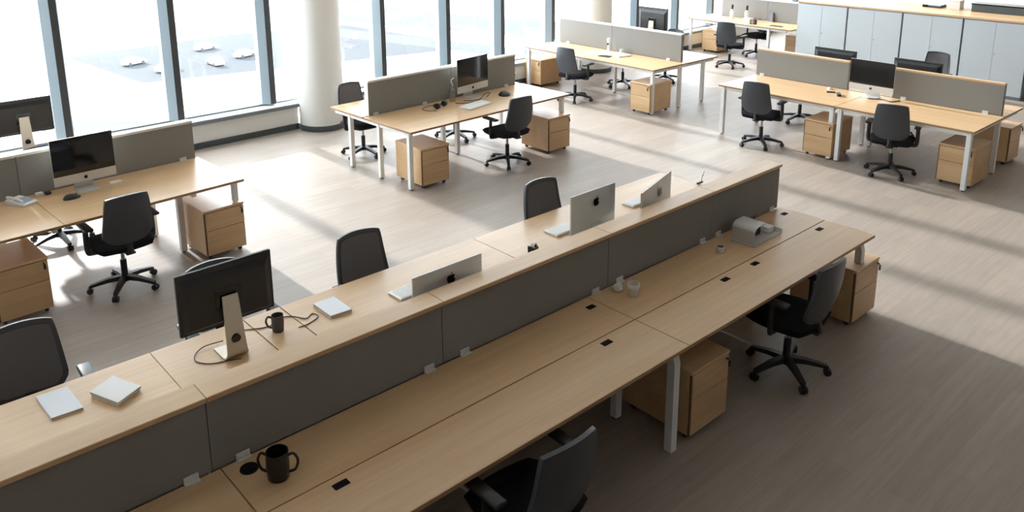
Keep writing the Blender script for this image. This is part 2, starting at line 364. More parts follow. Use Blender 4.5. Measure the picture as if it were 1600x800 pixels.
# swivel chair, facing local +x
def make_chair():
    e = empty('office_chair')
    bm = B(); cyl(bm, (0, 0, .07), (0, 0, .125), .038, .034, 20)
    for k in range(5):
        a = 2*PI*k/5; d = Vector((math.cos(a), math.sin(a), 0)); n = Vector((-d.y, d.x, 0))
        secs = [(.02, .105, .026, .022), (.14, .098, .022, .018), (.285, .07, .017, .012)]
        rings = [[bm.verts.new(d*r+n*sx*hw+Vector((0, 0, z+sz*hh))) for sx, sz in ((-1, -1), (1, -1), (1, 1), (-1, 1))] for r, z, hw, hh in secs]
        for R1, R2 in zip(rings, rings[1:]):
            for i in range(4): bm.faces.new((R1[i], R1[(i+1) % 4], R2[(i+1) % 4], R2[i]))
        bm.faces.new(rings[0][::-1]); bm.faces.new(rings[-1])
    obj('star_base', bm, M_BLACK, e, True, 50)
    for k in range(5):
        a = 2*PI*k/5; d = Vector((math.cos(a), math.sin(a), 0)); n = Vector((-d.y, d.x, 0)); c = d*.288+Vector((0, 0, .029))
        bm = B()
        for s in (-1, 1): cyl(bm, c+n*s*.006, c+n*s*.024, .029, .026, 18)
        cyl(bm, c+Vector((0, 0, .0)), c+Vector((0, 0, .045)), .008, n=10); cyl(bm, c-n*.008, c+n*.008, .016, n=12)
        obj('castor', bm, M_BLACK, e, True)
    bm = B(); cyl(bm, (0, 0, .12), (0, 0, .27), .027, n=18); cyl(bm, (0, 0, .27), (0, 0, .40), .016, n=16, mi=1)
    obj('gas_column', bm, [M_BLACK, M_CHROME], e, True)
    # seat: rounded pad with a waterfall front edge
    bm = B(); N = 14; rows = []
    for i in range(N+1):
        u = -1+2*i/N; row = []
        for j in range(N+1):
            v = -1+2*j/N
            # square to rounded square
            x = u*math.sqrt(max(0, 1-.26*v*v)); y = v*math.sqrt(max(0, 1-.26*u*u))
            ed = max(abs(u), abs(v)); z = .492-.030*ed**6-.018*max(0, u)**3+.008*v*v
            row.append(bm.verts.new((.02+x*.255, y*.255, z)))
        rows.append(row)
    top = [bm.faces.new((rows[i][j], rows[i+1][j], rows[i+1][j+1], rows[i][j+1])) for i in range(N) for j in range(N)]
    r = bmesh.ops.extrude_face_region(bm, geom=top)
    for vv in [g for g in r['geom'] if isinstance(g, bmesh.types.BMVert)]: vv.co.z = .418; vv.co.x = .02+(vv.co.x-.02)*.93; vv.co.y *= .93
    obj('seat', bm, M_SEAT, e, True, 60)
    bm = B(); box(bm, -.15, .11, -.085, .085, .385, .42, .012, 2); box(bm, -.24, -.13, -.04, .04, .39, .412, .006, 1)
    tube(bm, [(.02, -.08, .40), (.02, -.2, .40), (.02, -.24, .392)], .006, 8)
    obj('seat_mechanism', bm, M_BLACK, e, True, 40)
    # backrest
    def surf(u, v, off):
        hw = .215-.040*v**1.4-.05*max(0, .18-v)/.18*.9
        x = -.225-.085*v-.02*math.sin(PI*v)+.034*u*u
        z = .50+.455*v-.014*u*u*max(0, v)**3+.02*u*u*(1-v)*.5
        return Vector((x+off, u*hw, z+off*.15))
    def sheet(bm, f, g, nu=16, nv=16):
        Fv = [[bm.verts.new(f(-1+2*i/nu, j/nv)) for j in range(nv+1)] for i in range(nu+1)]
        Gv = [[bm.verts.new(g(-1+2*i/nu, j/nv)) for j in range(nv+1)] for i in range(nu+1)]
        for i in range(nu):
            for j in range(nv):
                bm.faces.new((Fv[i][j], Fv[i+1][j], Fv[i+1][j+1], Fv[i][j+1])); bm.faces.new((Gv[i][j], Gv[i][j+1], Gv[i+1][j+1], Gv[i+1][j]))
        for i in range(nu):
            for jj in (0, nv): bm.faces.new((Fv[i][jj], Fv[i+1][jj], Gv[i+1][jj], Gv[i][jj]))
        for j in range(nv):
            for ii in (0, nu): bm.faces.new((Fv[ii][j], Fv[ii][j+1], Gv[ii][j+1], Gv[ii][j]))
    def rnd(u, v):
        # round the four corners of the outline
        U, V = u, 2*v-1; return U*math.sqrt(1-(.07 if V > 0 else .22)*V**8), (V*math.sqrt(1-(.045 if V > 0 else .14)*U**8)+1)/2
    bm = B(); sheet(bm, lambda u, v: surf(*rnd(u, v), .012), lambda u, v: surf(*rnd(u, v), -.012)); bk = obj('backrest', bm, M_SHELL, e, True, 50)
    ins = lambda u, v: (u*.86, .08+.84*v)
    bm = B(); sheet(bm, lambda u, v: surf(*ins(*rnd(u, v)), .018), lambda u, v: surf(*ins(*rnd(u, v)), .011), 14, 14); obj('mesh_panel', bm, M_MESH, bk, True, 50)
    bm = B(); tube(bm, smooth_pts([(-.10, 0, .40), (-.22, 0, .405), (-.228, 0, .44), (-.214, 0, .50), (-.216, 0, .54)], 5), [.028]*21, 10, flat=.5)
    obj('back_bracket', bm, M_BLACK, e, True, 50)
    for s in (-1, 1):
        bm = B(); tube(bm, smooth_pts([(0, s*.10, .405), (0, s*.235, .405), (-.005, s*.275, .44), (-.01, s*.275, .64)], 5), .017, 10, flat=1.4)
        ar = obj('armrest', bm, M_BLACK, e, True, 50)
        bm = B(); box(bm, -.13, .12, s*.275-.038, s*.275+.038, .64, .668, .013, 3); obj('arm_pad', bm, M_BLACK, ar, True, 50)
    return e
CH0 = make_chair(); ch_used = []
def chair(x, y, deg, label, group=None, spin=0):
    o = CH0 if not ch_used else copy_tree(CH0); ch_used.append(o)
    o.location = (x, y, 0); o.rotation_euler = (0, 0, math.radians(deg)); tag(o, label, 'chair', group or 'office swivel chairs')
    return o

APPLE = [(0, .22), (.10, .27), (.22, .30), (.33, .27), (.40, .20), (.33, .13), (.29, .03), (.30, -.08), (.37, -.17), (.43, -.20), (.37, -.34), (.27, -.47), (.17, -.50), (.08, -.46), (0, -.44), (-.08, -.46), (-.17, -.50), (-.27, -.46), (-.38, -.30), (-.44, -.10), (-.44, .08), (-.38, .21), (-.27, .29), (-.15, .29)]
LEAF = [(.02, .32), (.03, .42), (.10, .51), (.18, .54), (.17, .44), (.10, .35)]
def emblem(parent, c, size, ny):
    """fruit-shaped badge on a face whose normal is ny along y; mirrored so that it reads correctly"""
    bm = B()
    for poly in (APPLE, LEAF):
        A = [bm.verts.new((c[0]-ny*px*size, c[1], c[2]+py*size)) for px, py in poly]; C = [bm.verts.new((v.co.x, v.co.y+ny*.0015, v.co.z)) for v in A]; n = len(A)
        f0 = bm.faces.new(A); f1 = bm.faces.new(C)
        for i in range(n): bm.faces.new((A[i], A[(i+1) % n], C[(i+1) % n], C[i]))
        bmesh.ops.triangulate(bm, faces=[f0, f1])
    return obj('emblem', bm, M_BLACKG, parent)
def tilt_about(o_list, origin, ang):
    pass
# all-in-one computer; screen looks to local -y, origin on the desk under its middle
def make_aio(W=.54, zb=.085, zt=.52):
    e = empty('desktop_computer'); h = zt-zb; hw = W/2; chin = .088
    bm = B(); nx, nz = 14, 10
    # body: thin edge, bulging back
    fr = [[bm.verts.new((-hw+W*i/nx, 0, zb+h*j/nz)) for j in range(nz+1)] for i in range(nx+1)]
    bkv = []
    for i in range(nx+1):
        row = []
        for j in range(nz+1):
            u, v = -1+2*i/nx, -1+2*j/nz; bul = (max(0, 1-u*u)**.7)*(max(0, 1-v*v)**.7)
            row.append(bm.verts.new((-hw+W*i/nx, .009+.026*bul, zb+h*j/nz)))
        bkv.append(row)
    for i in range(nx):
        for j in range(nz):
            bm.faces.new((fr[i][j], fr[i+1][j], fr[i+1][j+1], fr[i][j+1])); bm.faces.new((bkv[i][j], bkv[i][j+1], bkv[i+1][j+1], bkv[i+1][j]))
    for i in range(nx):
        for jj in (0, nz): bm.faces.new((fr[i][jj], fr[i+1][jj], bkv[i+1][jj], bkv[i][jj]))
    for j in range(nz):
        for ii in (0, nx): bm.faces.new((fr[ii][j], fr[ii][j+1], bkv[ii][j+1], bkv[ii][j]))
    bo = obj('body', bm, M_ALU, e, True, 40)
    bm = B(); box(bm, -hw+.002, hw-.002, -.004, .001, zb+chin, zt-.002, .001, 1); obj('screen', bm, M_SCREEN, e)
    emblem(bo, (0, .001-.0025, zb+chin*.5), .036, -1)
    emblem(bo, (0, .036, zb+h*.82), .075, 1)
    bm = B(); pts = [(.058, .20, .0), (.058, .075, .0), (.058, .07, .01), (.058, .033, .27), (.058, .02, .28)]
    # L-shaped stand: foot plate on the desk and an upright behind the body
    box(bm, -.095, .095, -.075, .11, 0, .006, .002, 1)
    A = [bm.verts.new((sx*wd, y, z)) for sx, wd, y, z in ((-1, .085, .100, .004), (1, .085, .100, .004), (1, .06, .035, zb+.19), (-1, .06, .035, zb+.19))]
    C = [bm.verts.new((v.co.x, v.co.y+.008, v.co.z)) for v in A]
    for i in range(4): bm.faces.new((A[i], A[(i+1) % 4], C[(i+1) % 4], C[i]))
    bm.faces.new(A[::-1]); bm.faces.new(C)
    obj('stand', bm, M_ALU, e)
    return e
AIO0 = make_aio(); aio_used = []
def aio(x, y, rz, label, W=None, zs=1, group=None):
    o = AIO0 if not aio_used else copy_tree(AIO0); aio_used.append(o)
    o.location = (x, y, TT); o.rotation_euler = (0, 0, rz)
    o.scale = ((W or .54)/.54, 1, zs); tag(o, label, 'computer', group or 'silver all-in-one computers'); return o
# black monitor on a bent metal stand; screen looks to local +y, back to -y, origin on the desk below the foot's rear edge
def make_monitor():
    e = empty('monitor'); W, z0, z1, yb = .57, .20, .575, .06; hw = W/2
    bm = B(); box(bm, -hw, hw, yb+.012, yb+.035, z0, z1, .004, 2)
    # shallow tapered hump behind
    A = [bm.verts.new((sx*(hw-.012), yb+.014, z)) for sx, z in ((-1, z0+.012), (1, z0+.012), (1, z1-.03), (-1, z1-.03))]
    C = [bm.verts.new((sx*(hw-.05), yb-.004, z)) for sx, z in ((-1, z0+.03), (1, z0+.03), (1, z1-.075), (-1, z1-.075))]
    for i in range(4): bm.faces.new((A[i], A[(i+1) % 4], C[(i+1) % 4], C[i]))
    bm.faces.new(C)
    bo = obj('housing', bm, M_BLACK, e)
    bm = B(); box(bm, -hw+.012, hw-.012, yb+.034, yb+.037, z0+.02, z1-.012); obj('screen', bm, M_SCREEN, e)
    bm = B(); box(bm, -.075, .075, yb-.010, yb-.003, .315, .43, .004, 1); obj('mount_plate', bm, M_BLACKG, bo)
    # stand: upright strip bent into a foot
    prof = smooth_pts([(0, .035, .385), (0, .015, .22), (0, -.004, .06), (0, -.002, .02), (0, .03, .004), (0, .10, .003), (0, .17, .003)], 6)
    bm = B(); rows = []; n = len(prof)
    for i, p in enumerate(prof):
        t = i/(n-1); hwid = .046+.026*min(1, t*1.6)
        q = prof[min(i+1, n-1)]-prof[max(i-1, 0)]; nn = Vector((0, q.z, -q.y)).normalized()*.005
        rows.append([bm.verts.new((-hwid, p.y-nn.y, p.z-nn.z+.004)), bm.verts.new((hwid, p.y-nn.y, p.z-nn.z+.004)), bm.verts.new((hwid, p.y+nn.y, p.z+nn.z+.004)), bm.verts.new((-hwid, p.y+nn.y, p.z+nn.z+.004))])
    for R1, R2 in zip(rows, rows[1:]):
        for i in range(4): bm.faces.new((R1[i], R1[(i+1) % 4], R2[(i+1) % 4], R2[i]))
    bm.faces.new(rows[0][::-1]); bm.faces.new(rows[-1])
    st = obj('stand', bm, M_STAND, e, True, 40)
    bm = B(); cyl(bm, (0, -.010, .125), (0, .016, .131), .027, n=24); obj('cable_hole', bm, M_BLACKG, st)
    return e
MON0 = make_monitor(); mon_used = []
def monitor(x, y, rz, label, sx=1, sz=1, z=TT, group=None):
    o = MON0 if not mon_used else copy_tree(MON0); mon_used.append(o)
    o.location = (x, y, z); o.rotation_euler = (0, 0, rz); o.scale = (sx, 1, sz); tag(o, label, 'monitor', group or 'black monitors'); return o

# ------------------------------------------------------------------ front bench (runs along x)
KK = .03
for (x0, x1, lab, legs) in ((-1.2, 1.221, 'oak bench desk top at the bottom edge left of the black two-handled mug', (-1.1,)),
                            (1.225, 3.762, 'long oak bench desk in front of the grey divider carrying the black two-handled mug', (1.27,)),
                            (3.766, 6.222, 'right-hand end of the long oak bench desk carrying the grey file organizer', (3.72, 6.15))):
    e = tag(empty('bench_desk'), lab, 'desk', 'oak bench desks')
    board(e, x0, x1, 2.587, 3.008); board(e, x0, x1, 3.014, 3.426)
    for lx in legs:
        leg(e, lx, 2.665, KK); leg(e, lx, 3.11)
        rail(e, lx-.02, lx+.02, 2.68, 3.4)
    rail(e, x0+.08, x1-.08, 3.30, 3.34, .06)
    for gx in [g for g in (.3, 1.588, 3.419, 4.672, 5.051, 6.001) if x0 < g < x1]: grommet(e, gx, 2.945)
    for gx in [g for g in (3.679, 6.096) if x0 < g < x1]: grommet(e, gx, 3.312, .075, .05)
for (x0, x1, boards, lab, legs) in ((-1.2, 1.335, ((-1.2, 1.335),), 'oak bench desk carrying two pale notebooks at the left picture edge', (-1.1,)),
                              (1.338, 3.82, ((1.338, 1.913), (1.919, 2.166), (2.172, 3.82)), 'oak bench desk behind the grey divider carrying the big black monitor', (1.40,)),
                              (3.824, 6.2, ((3.824, 6.2),), 'oak bench desk carrying the two right-hand silver computers seen from behind', (3.88, 6.12))):
    e = tag(empty('bench_desk'), lab, 'desk', 'oak bench desks')
    for a, b in boards: board(e, a, b, 3.566, 4.706)
    for lx in legs:
        leg(e, lx, 4.64); leg(e, lx, 3.64); rail(e, lx-.02, lx+.02, 3.62, 4.64)
    rail(e, x0+.08, x1-.08, 3.9, 3.94, .06)
for i, (x0, x1, clips, lab) in enumerate(((-1.2, 1.185, (1.086,), 'grey fabric divider with oak ledge, leftmost section with the two notebooks behind it'),
                               (1.188, 2.548, (1.337, 2.449), 'grey fabric divider with oak ledge directly behind the black two-handled mug'),
                               (2.551, 3.977, (2.708, 3.852), 'grey fabric divider with oak ledge hiding the lower half of the low silver computer'),
                               (3.980, 5.188, (4.10, 5.084), 'grey fabric divider with oak ledge behind the white cup'),
                               (5.191, 6.182, (5.295, 6.088), 'grey fabric divider with oak ledge, free right end behind the file organizer'))):
    divider('divider_screen', (0, 0, 0), 0, x0, x1, 3.43, .115, 1.141, lab, (.022, .024), clips, 'grey dividers of the front bench', M_OAK, False, TT, .722)
pedestal(4.055, 2.62, 0, 'oak drawer pedestal in the foreground beside the white kinked leg, key in its lock')
pedestal(6.175, 2.60, 0, 'oak drawer pedestal at the right end of the front bench beside the chair')

# ------------------------------------------------------------------ left bench by the window
LG = math.radians(3.1); LGO = (3.11, 7.31, 0)
def L(x, y):
    c, s = math.cos(LG), math.sin(LG); x -= LGO[0]; return (LGO[0]+c*x-s*y, LGO[1]+s*x+c*y)
for (a, b, lab, legs) in ((-5.0, -1.603, 'left-edge part of the oak window bench carrying the white desk phone', (-1.66,)), (-1.6, 0, 'oak window bench desk on the left carrying the dark-screened silver computer', (-.47,))):
    e = tag(empty('bench_desk', LGO, LG), lab, 'desk', 'oak bench desks')
    board(e, a, b, 0, .985); board(e, a, b, 1.05, 2.05)
    for lx in legs:
        leg(e, lx-(.08 if lx < -1 else 0), .43 if lx > -1 else .78); leg(e, lx-.04, 1.02) if lx > -1 else None; leg(e, lx, 1.99); rail(e, lx-.02, lx+.02, .06, 1.99)
    rail(e, a+.1, b-.08, .5, .54, .06); rail(e, a+.1, b-.08, 1.5, 1.54, .06)
bm = B(); box(bm, -.085, -.035, .07, .12, .505, TT-TH, .004, 1); obj('support_post', bm, M_WHITE, e)
divider('divider_screen', LGO, LG, -4.9, -1.66, .985, .07, 1.145, 'grey divider screen at the left edge behind the white desk phone', (.012, .012), (), 'grey dividers of the window benches')
divider('divider_screen', LGO, LG, -1.655, -.03, .985, .07, 1.145, 'grey divider screen behind the left dark-screened silver computer', (.012, .012), (-.16,), 'grey dividers of the window benches')
pedestal(1.155, 7.235, LG, 'oak drawer pedestal at the left picture edge under the window bench')
pedestal(2.90, 7.34, LG, 'oak drawer pedestal under the right end of the left window bench')

# ------------------------------------------------------------------ middle window bench
G2 = .034; G2O = (5.222, 7.53, 0)
e = tag(empty('bench_desk', G2O, G2), 'four-seat oak bench desk in the middle with white legs, beside the round column', 'desk', 'oak bench desks')
board(e, 0, 2.73, 0, .955); board(e, 0, 2.73, .985, 1.72)
for lx in (.055, 2.67):
    leg(e, lx, .10); leg(e, lx, .70); leg(e, lx, 1.33)
    rail(e, lx-.02, lx+.02, .06, 1.66)
leg(e, 1.37, .8); leg(e, 1.37, 1.1)
rail(e, .08, 2.65, .45, .49, .05); rail(e, .08, 2.65, 1.35, 1.39, .05)
divider('divider_screen', G2O, G2, .075, 1.40, .945, .07, 1.19, 'grey divider screen on the middle bench, its left length with the clear bottle', (.01, .01), (.18, .95), 'grey dividers of the window benches', None, True)
divider('divider_screen', G2O, G2, 1.404, 2.60, .945, .07, 1.19, 'grey divider screen on the middle bench, its right length behind the screen', (.01, .01), (2.42,), 'grey dividers of the window benches')
pedestal(5.575, 7.54, 0.0, 'oak drawer pedestal behind the white corner leg of the middle bench')
pedestal(7.63, 7.50, 0.0, 'oak drawer pedestal right of the chair at the middle bench')

# ------------------------------------------------------------------ benches running along y (near side looks to -x)
Q = -PI/2
G4O = (10.04, 10.78, 0)
e = tag(empty('bench_desk', G4O, Q), 'sunlit oak bench desk with white papers in front of the far window column', 'desk', 'oak bench desks')
board(e, 0, 2.95, 0, .825); board(e, 0, 2.95, .86, 1.74)
for lx in (.06, 2.89):
    leg(e, lx, .06); leg(e, lx, .76); leg(e, lx, 1.40); rail(e, lx-.02, lx+.02, .06, 1.68)
leg(e, 1.48, .8); rail(e, .08, 2.87, .05, .09, .05); rail(e, .08, 2.87, 1.3, 1.34, .05)
divider('divider_screen', G4O, Q, .08, 1.36, .83, .06, 1.205, 'grey divider screen on the papers-strewn bench, half nearer the window', (.008, .008), (.3,), 'grey dividers of the far benches')
divider('divider_screen', G4O, Q, 1.364, 2.85, .83, .06, 1.205, 'grey divider screen on the papers-strewn bench, half farther from the window', (.008, .008), (2.6,), 'grey dividers of the far benches')
pedestal(10.17, 10.69, Q, 'oak drawer pedestal under the window end of the papers-strewn bench')
pedestal(10.02, 8.07, Q, 'oak drawer pedestal behind the near corner leg of the papers-strewn bench')

G5O = (9.935, 6.57, 0)
for a, b, lab, legs in ((0, 1.752, 'oak bench desk on the right, half with the left chair at it', (.06, 1.70)), (1.758, 3.42, 'oak bench desk on the right, half ending at the right picture edge', (1.81, 3.36))):
    e = tag(empty('bench_desk', G5O, Q), lab, 'desk', 'oak bench desks')
    board(e, a, b, 0, .985); board(e, a, b, 1.01, 1.66)
    for lx in legs:
        leg(e, lx, .06); leg(e, lx, .98); leg(e, lx, 1.60) if lx < 3 else None; rail(e, lx-.02, lx+.02, .06, 1.60)
    rail(e, a+.08, b-.08, .05, .09, .05); rail(e, a+.08, b-.08, 1.3, 1.34, .05)
divider('divider_screen', G5O, Q, 0.0, 1.43, .99, .06, 1.145, 'grey divider screen on the right bench, left of the dark-screened computer', (.006, .006), (.1,), 'grey dividers of the far benches', M_OAK)
divider('divider_screen', G5O, Q, 2.05, 3.38, .99, .06, 1.145, 'grey divider screen on the right bench, right of the dark-screened computer', (.006, .006), (3.2, 2.2), 'grey dividers of the far benches', M_OAK)
pedestal(9.95, 5.02, Q, 'oak drawer pedestal left of the paired middle legs of the right bench')
pedestal(10.08, 3.36, Q, 'oak drawer pedestal behind the front corner leg of the right bench')
pedestal(11.57, 3.185, 0, 'oak drawer pedestal at the far side of the right bench, at the picture edge')

G6O = (15.2, 10.95, 0)
e = tag(empty('bench_desk', G6O, Q), 'farthest oak bench desk, half hidden by the steel cabinets', 'desk', 'oak bench desks')
board(e, 0, 2.53, 0, .80); board(e, 0, 2.53, .86, 1.6)
for lx in (.06, 2.0):
    leg(e, lx, .06); leg(e, lx, 1.54); rail(e, lx-.02, lx+.02, .06, 1.54)
rail(e, .08, 2.4, .05, .09, .05)
divider('divider_screen', G6O, Q, .35, 1.50, .80, .06, 1.2, 'grey divider screen on the farthest bench, sunlit length behind the two white bottles', (.008, .008), (), 'grey dividers of the far benches')
divider('divider_screen', G6O, Q, 1.504, 2.52, .80, .06, 1.2, 'grey divider screen on the farthest bench, length touching the steel cabinets', (.008, .008), (), 'grey dividers of the far benches')
pedestal(15.35, 10.45, Q, 'oak drawer pedestal under the left end of the farthest bench')
pedestal(15.95, 8.75, Q, 'oak drawer pedestal half hidden behind the end of the steel cabinets')

# ------------------------------------------------------------------ steel cabinets and their top
def make_cabinet():
    # front looks to local -y, origin at the middle of the front
    e = empty('storage_cabinet'); w2, zt, d = .516, 1.30, .45
    bm = B(); box(bm, -w2, w2, .02, d, .05, zt); box(bm, -w2+.02, w2-.02, .03, d-.02, 0, .05); obj('carcass', bm, M_CABGAP, e)
    for s in (-1, 1):
        a, b = (-w2+.012, -.0015) if s < 0 else (.0015, w2-.012)
        bm = B(); box(bm, a, b, 0, .02, .055, zt-.015, .002, 1)
        d_ = obj('door', bm, M_CAB, e)
    bm = B(); cyl(bm, (.03, -.006, .74), (.03, .002, .74), .010, n=16); box(bm, .027, .033, -.012, -.004, .728, .752); obj('lock', bm, M_CHROME, e)
    return e
CAB0 = make_cabinet()
CABX, CABY = 15.3, [7.85, 6.81, 5.77, 4.73]
clabs = ['pale grey steel cabinet at the left end of the cabinet row, beside the farthest bench', 'pale grey steel cabinet second from the left end of the cabinet row', 'pale grey steel cabinet third from the left, behind the lone empty mesh chair', 'pale grey steel cabinet at the right picture edge of the cabinet row']
for i, yy in enumerate(CABY):
    c = CAB0 if i == 0 else copy_tree(CAB0); c.location = (CABX, yy, 0); c.rotation_euler = (0, 0, Q); tag(c, clabs[i], 'cabinet', 'steel cabinets in a row')
bm = B(); box(bm, -.52, 6.4, -.012, 1.30, 1.30, 1.335, .003, 1)
wt = obj('counter_top', bm, M_OAK); wt.location = (CABX, 7.85, 0); wt.rotation_euler = (0, 0, Q); tag(wt, 'long oak counter top lying along the row of steel cabinets', 'counter top')
bm = B(); box(bm, 15.3+.47, 15.3+.85, 1.5, 8.3, 0, 1.298); structure(obj('trim_low_partition', bm, M_CAB))

# ------------------------------------------------------------------ chairs
chair(1.946, 7.30, 92, 'dark swivel chair seen from behind at the left window bench')
chair(6.77, 7.60, 88, 'dark swivel chair at the middle bench between its two oak pedestals')
chair(5.62, 9.22, -86, 'dark swivel chair between the round column and the left end of the middle bench')
chair(9.93, 9.40, 6, 'pale-lit grey swivel chair at the papers-strewn bench')
chair(14.28, 9.22, 12, 'grey swivel chair in front of the farthest bench, back towards us')
chair(9.90, 5.82, 9, 'grey swivel chair at the left part of the right bench, left of its pedestal')
chair(9.98, 4.07, 16, 'grey swivel chair at the right bench in front of its dark-screened computer')
chair(13.35, 5.0, 176, 'mesh-backed swivel chair standing alone in front of the steel cabinets')
chair(5.05, 2.64, 90, 'black swivel chair at the front bench beside the end pedestal', spin=1)
chair(2.385, 2.54, 89, 'black swivel chair cut off by the bottom picture edge')
chair(2.95, 4.72, -93, 'mesh-backed swivel chair behind the front bench, left of the low silver computer')
chair(4.74, 4.63, -94, 'mesh-backed swivel chair behind the front bench, left of the taller silver computer')
chair(1.93, 4.94, -91, 'swivel chair mostly hidden behind the big black monitor')
chair(0.755, 4.88, -93, 'mesh-backed swivel chair at the left picture edge beside the two notebooks')
chair(1.78, 8.78, -86, 'swivel chair at the window side of the left bench, only its wheels in view')
chair(7.0, 8.98, -95, 'swivel chair at the window side of the middle bench, only its base in view')
chair(11.35, 9.55, 172, 'swivel chair under the papers-strewn bench on its far side')
chair(12.25, 9.28, 178, 'swivel chair beyond the papers-strewn bench, one wheel showing by its white leg')
chair(15.72, 9.5, 170, 'swivel chair at the far side of the farthest bench')
chair(11.45, 6.1, 175, 'swivel chair at the far side of the right bench, under its left part')
chair(11.6, 4.75, 172, 'swivel chair at the far side of the right bench, under its right part')

# ------------------------------------------------------------------ computers and monitors
aio(1.91, 8.02, LG, 'silver all-in-one computer with a dark screen on the left window bench')
aio(6.87, 8.40, .16, 'silver all-in-one computer with a dark screen on the middle bench', .62, 1.06)
aio(10.73, 4.73, Q, 'silver all-in-one computer with a dark screen between the two screens of the right bench', .60, .95)
aio(2.77, 3.66, PI, 'silver computer seen from behind, only its low upper back showing over the ledge', .525, .9)
aio(4.285, 3.86, PI, 'silver computer seen from behind with its stand showing, middle of the front bench', .48)
aio(4.83, 3.70, PI+.29, 'silver computer turned sideways, rightmost on the front bench', .60, .95)
monitor(1.70, 4.30, 0, 'big black monitor from behind on a champagne metal stand, front bench')
monitor(1.79, 9.66, 0, 'black monitor from behind at the left picture edge against the window')
monitor(11.52, 9.10, Q, 'black monitor from behind on the papers-strewn bench beside the far column', 1.12, 1.26)
monitor(11.2, 5.53, Q, 'top of a black monitor over the left divider of the right bench', 1.1, .84)
monitor(11.2, 4.37, Q, 'top of a black monitor over the right divider of the right bench', 1.1, .83)

# ------------------------------------------------------------------ small things on the front bench
def mug(name, x, y, r, h, m, handles, label, z=TT, rz=0):
    e = tag(empty(name, (x, y, z), rz), label, 'mug')
    bm = B(); lathe(bm, [(0, 0), (r*.86, 0), (r*.92, .004), (r, h*.5), (r*.98, h), (r*.92, h), (r*.9, h*.5), (r*.8, .008), (0, .008)], 32); obj('cup_body', bm, m, e, True, 50)
    for s, a in handles:
        d = Vector((math.cos(a), math.sin(a), 0)); pts = [d*(r*.9)+Vector((0, 0, h*.84)), d*(r+.022*s)+Vector((0, 0, h*.92)), d*(r+.040*s)+Vector((0, 0, h*.66)), d*(r+.026*s)+Vector((0, 0, h*.32)), d*(r*.92)+Vector((0, 0, h*.22))]
        bm = B(); tube(bm, smooth_pts(pts, 6), .0065, 10); obj('handle', bm, m, e, True, 60)
    return e
mug('mug', 1.40, 3.185, .053, .138, M_MUGB, ((1.05, -.74), (.95, PI-.74)), 'tall black two-handled mug on the front bench')
bm = B(); lathe(bm, [(0, 0), (.042, 0), (.044, .003), (.042, .007), (0, .007)], 32); o = obj('black_lid', bm, M_MUGB, None, True, 50); o.location = (1.322, 3.33, TT); tag(o, 'round black lid lying beside the black two-handled mug', 'lid')
mug('mug', 2.02, 4.425, .038, .108, M_MUGG, ((.8, 2.6),), 'dark grey mug between the big black monitor and a pale notebook')
def cable(pts, r, label, name='cable', z=TT):
    bm = B(); tube(bm, smooth_pts([(a, b, z+r+.0005+(c if len(p) > 2 else 0)) for p in pts for a, b, c in [(p[0], p[1], p[2] if len(p) > 2 else 0)]], 8), r, 8)
    return tag(obj(name, bm, M_CABLE, None, True, 60), label, 'cable', 'loose cables on the desks')
cable([(1.80, 4.62), (1.90, 4.55), (2.0, 4.51), (2.1, 4.56), (2.17, 4.52), (2.22, 4.44), (2.28, 4.47), (2.29, 4.41), (2.2, 4.37), (2.13, 4.37)], .003, 'thin dark cable looping past the dark grey mug')
cable([(1.70, 4.50, .02), (1.60, 4.53, .01), (1.53, 4.50), (1.50, 4.42), (1.55, 4.34), (1.64, 4.30), (1.71, 4.27)], .003, 'thin dark cable looping beside the foot of the big black monitor')
def block(name, corners, z0, z1, m, label, cat, group=None, pages=None, bevel=.002):
    """flat slab on four given ground corners"""
    e = tag(empty(name, (*(sum(c[i] for c in corners)/4 for i in (0, 1)), z0)), label, cat, group)
    c0 = e.location; pl = [(a-c0.x, b-c0.y) for a, b in corners]
    if pages:
        bm = B(); prism(bm, [(a*.985, b*.985) for a, b in pl], .002, z1-z0-.002); obj('pages', bm, M_PAGE, e)
        bm = B(); prism(bm, pl, 0, .002); obj('back_cover', bm, m, e)
        bm = B(); prism(bm, pl, z1-z0-.002, z1-z0); obj('front_cover', bm, m, e)
    else:
        bm = B(); prism(bm, pl, 0, z1-z0); obj('slab', bm, m, e)
    return e
def quad(cx, cy, w, d, rz):
    c, s = math.cos(rz), math.sin(rz); return [(cx+c*a-s*b, cy+s*a+c*b) for a, b in ((-w/2, -d/2), (w/2, -d/2), (w/2, d/2), (-w/2, d/2))]
block('notebook', [(.729, 4.375), (.881, 4.364), (.872, 4.635), (.717, 4.645)], TT, TT+.014, M_COVER, 'single pale blue-grey notebook at the left, next to the armrest', 'notebook', 'pale notebooks', True)
block('notebook', [(.945, 4.462), (1.025, 4.262), (1.160, 4.335), (1.078, 4.535)], TT, TT+.016, M_COVER, 'lower of the two stacked notebooks on the left desk', 'notebook', 'pale notebooks', True)
block('notebook', [(.940, 4.468), (1.022, 4.258), (1.166, 4.335), (1.084, 4.545)], TT+.0165, TT+.030, M_PAPER, 'upper of the two stacked notebooks on the left desk', 'notebook', 'pale notebooks', True)
block('notebook', [(2.337, 4.335), (2.487, 4.322), (2.49, 4.555), (2.337, 4.56)], TT, TT+.020, M_COVER, 'pale square notebook lying right of the dark grey mug', 'notebook', 'pale notebooks', True)
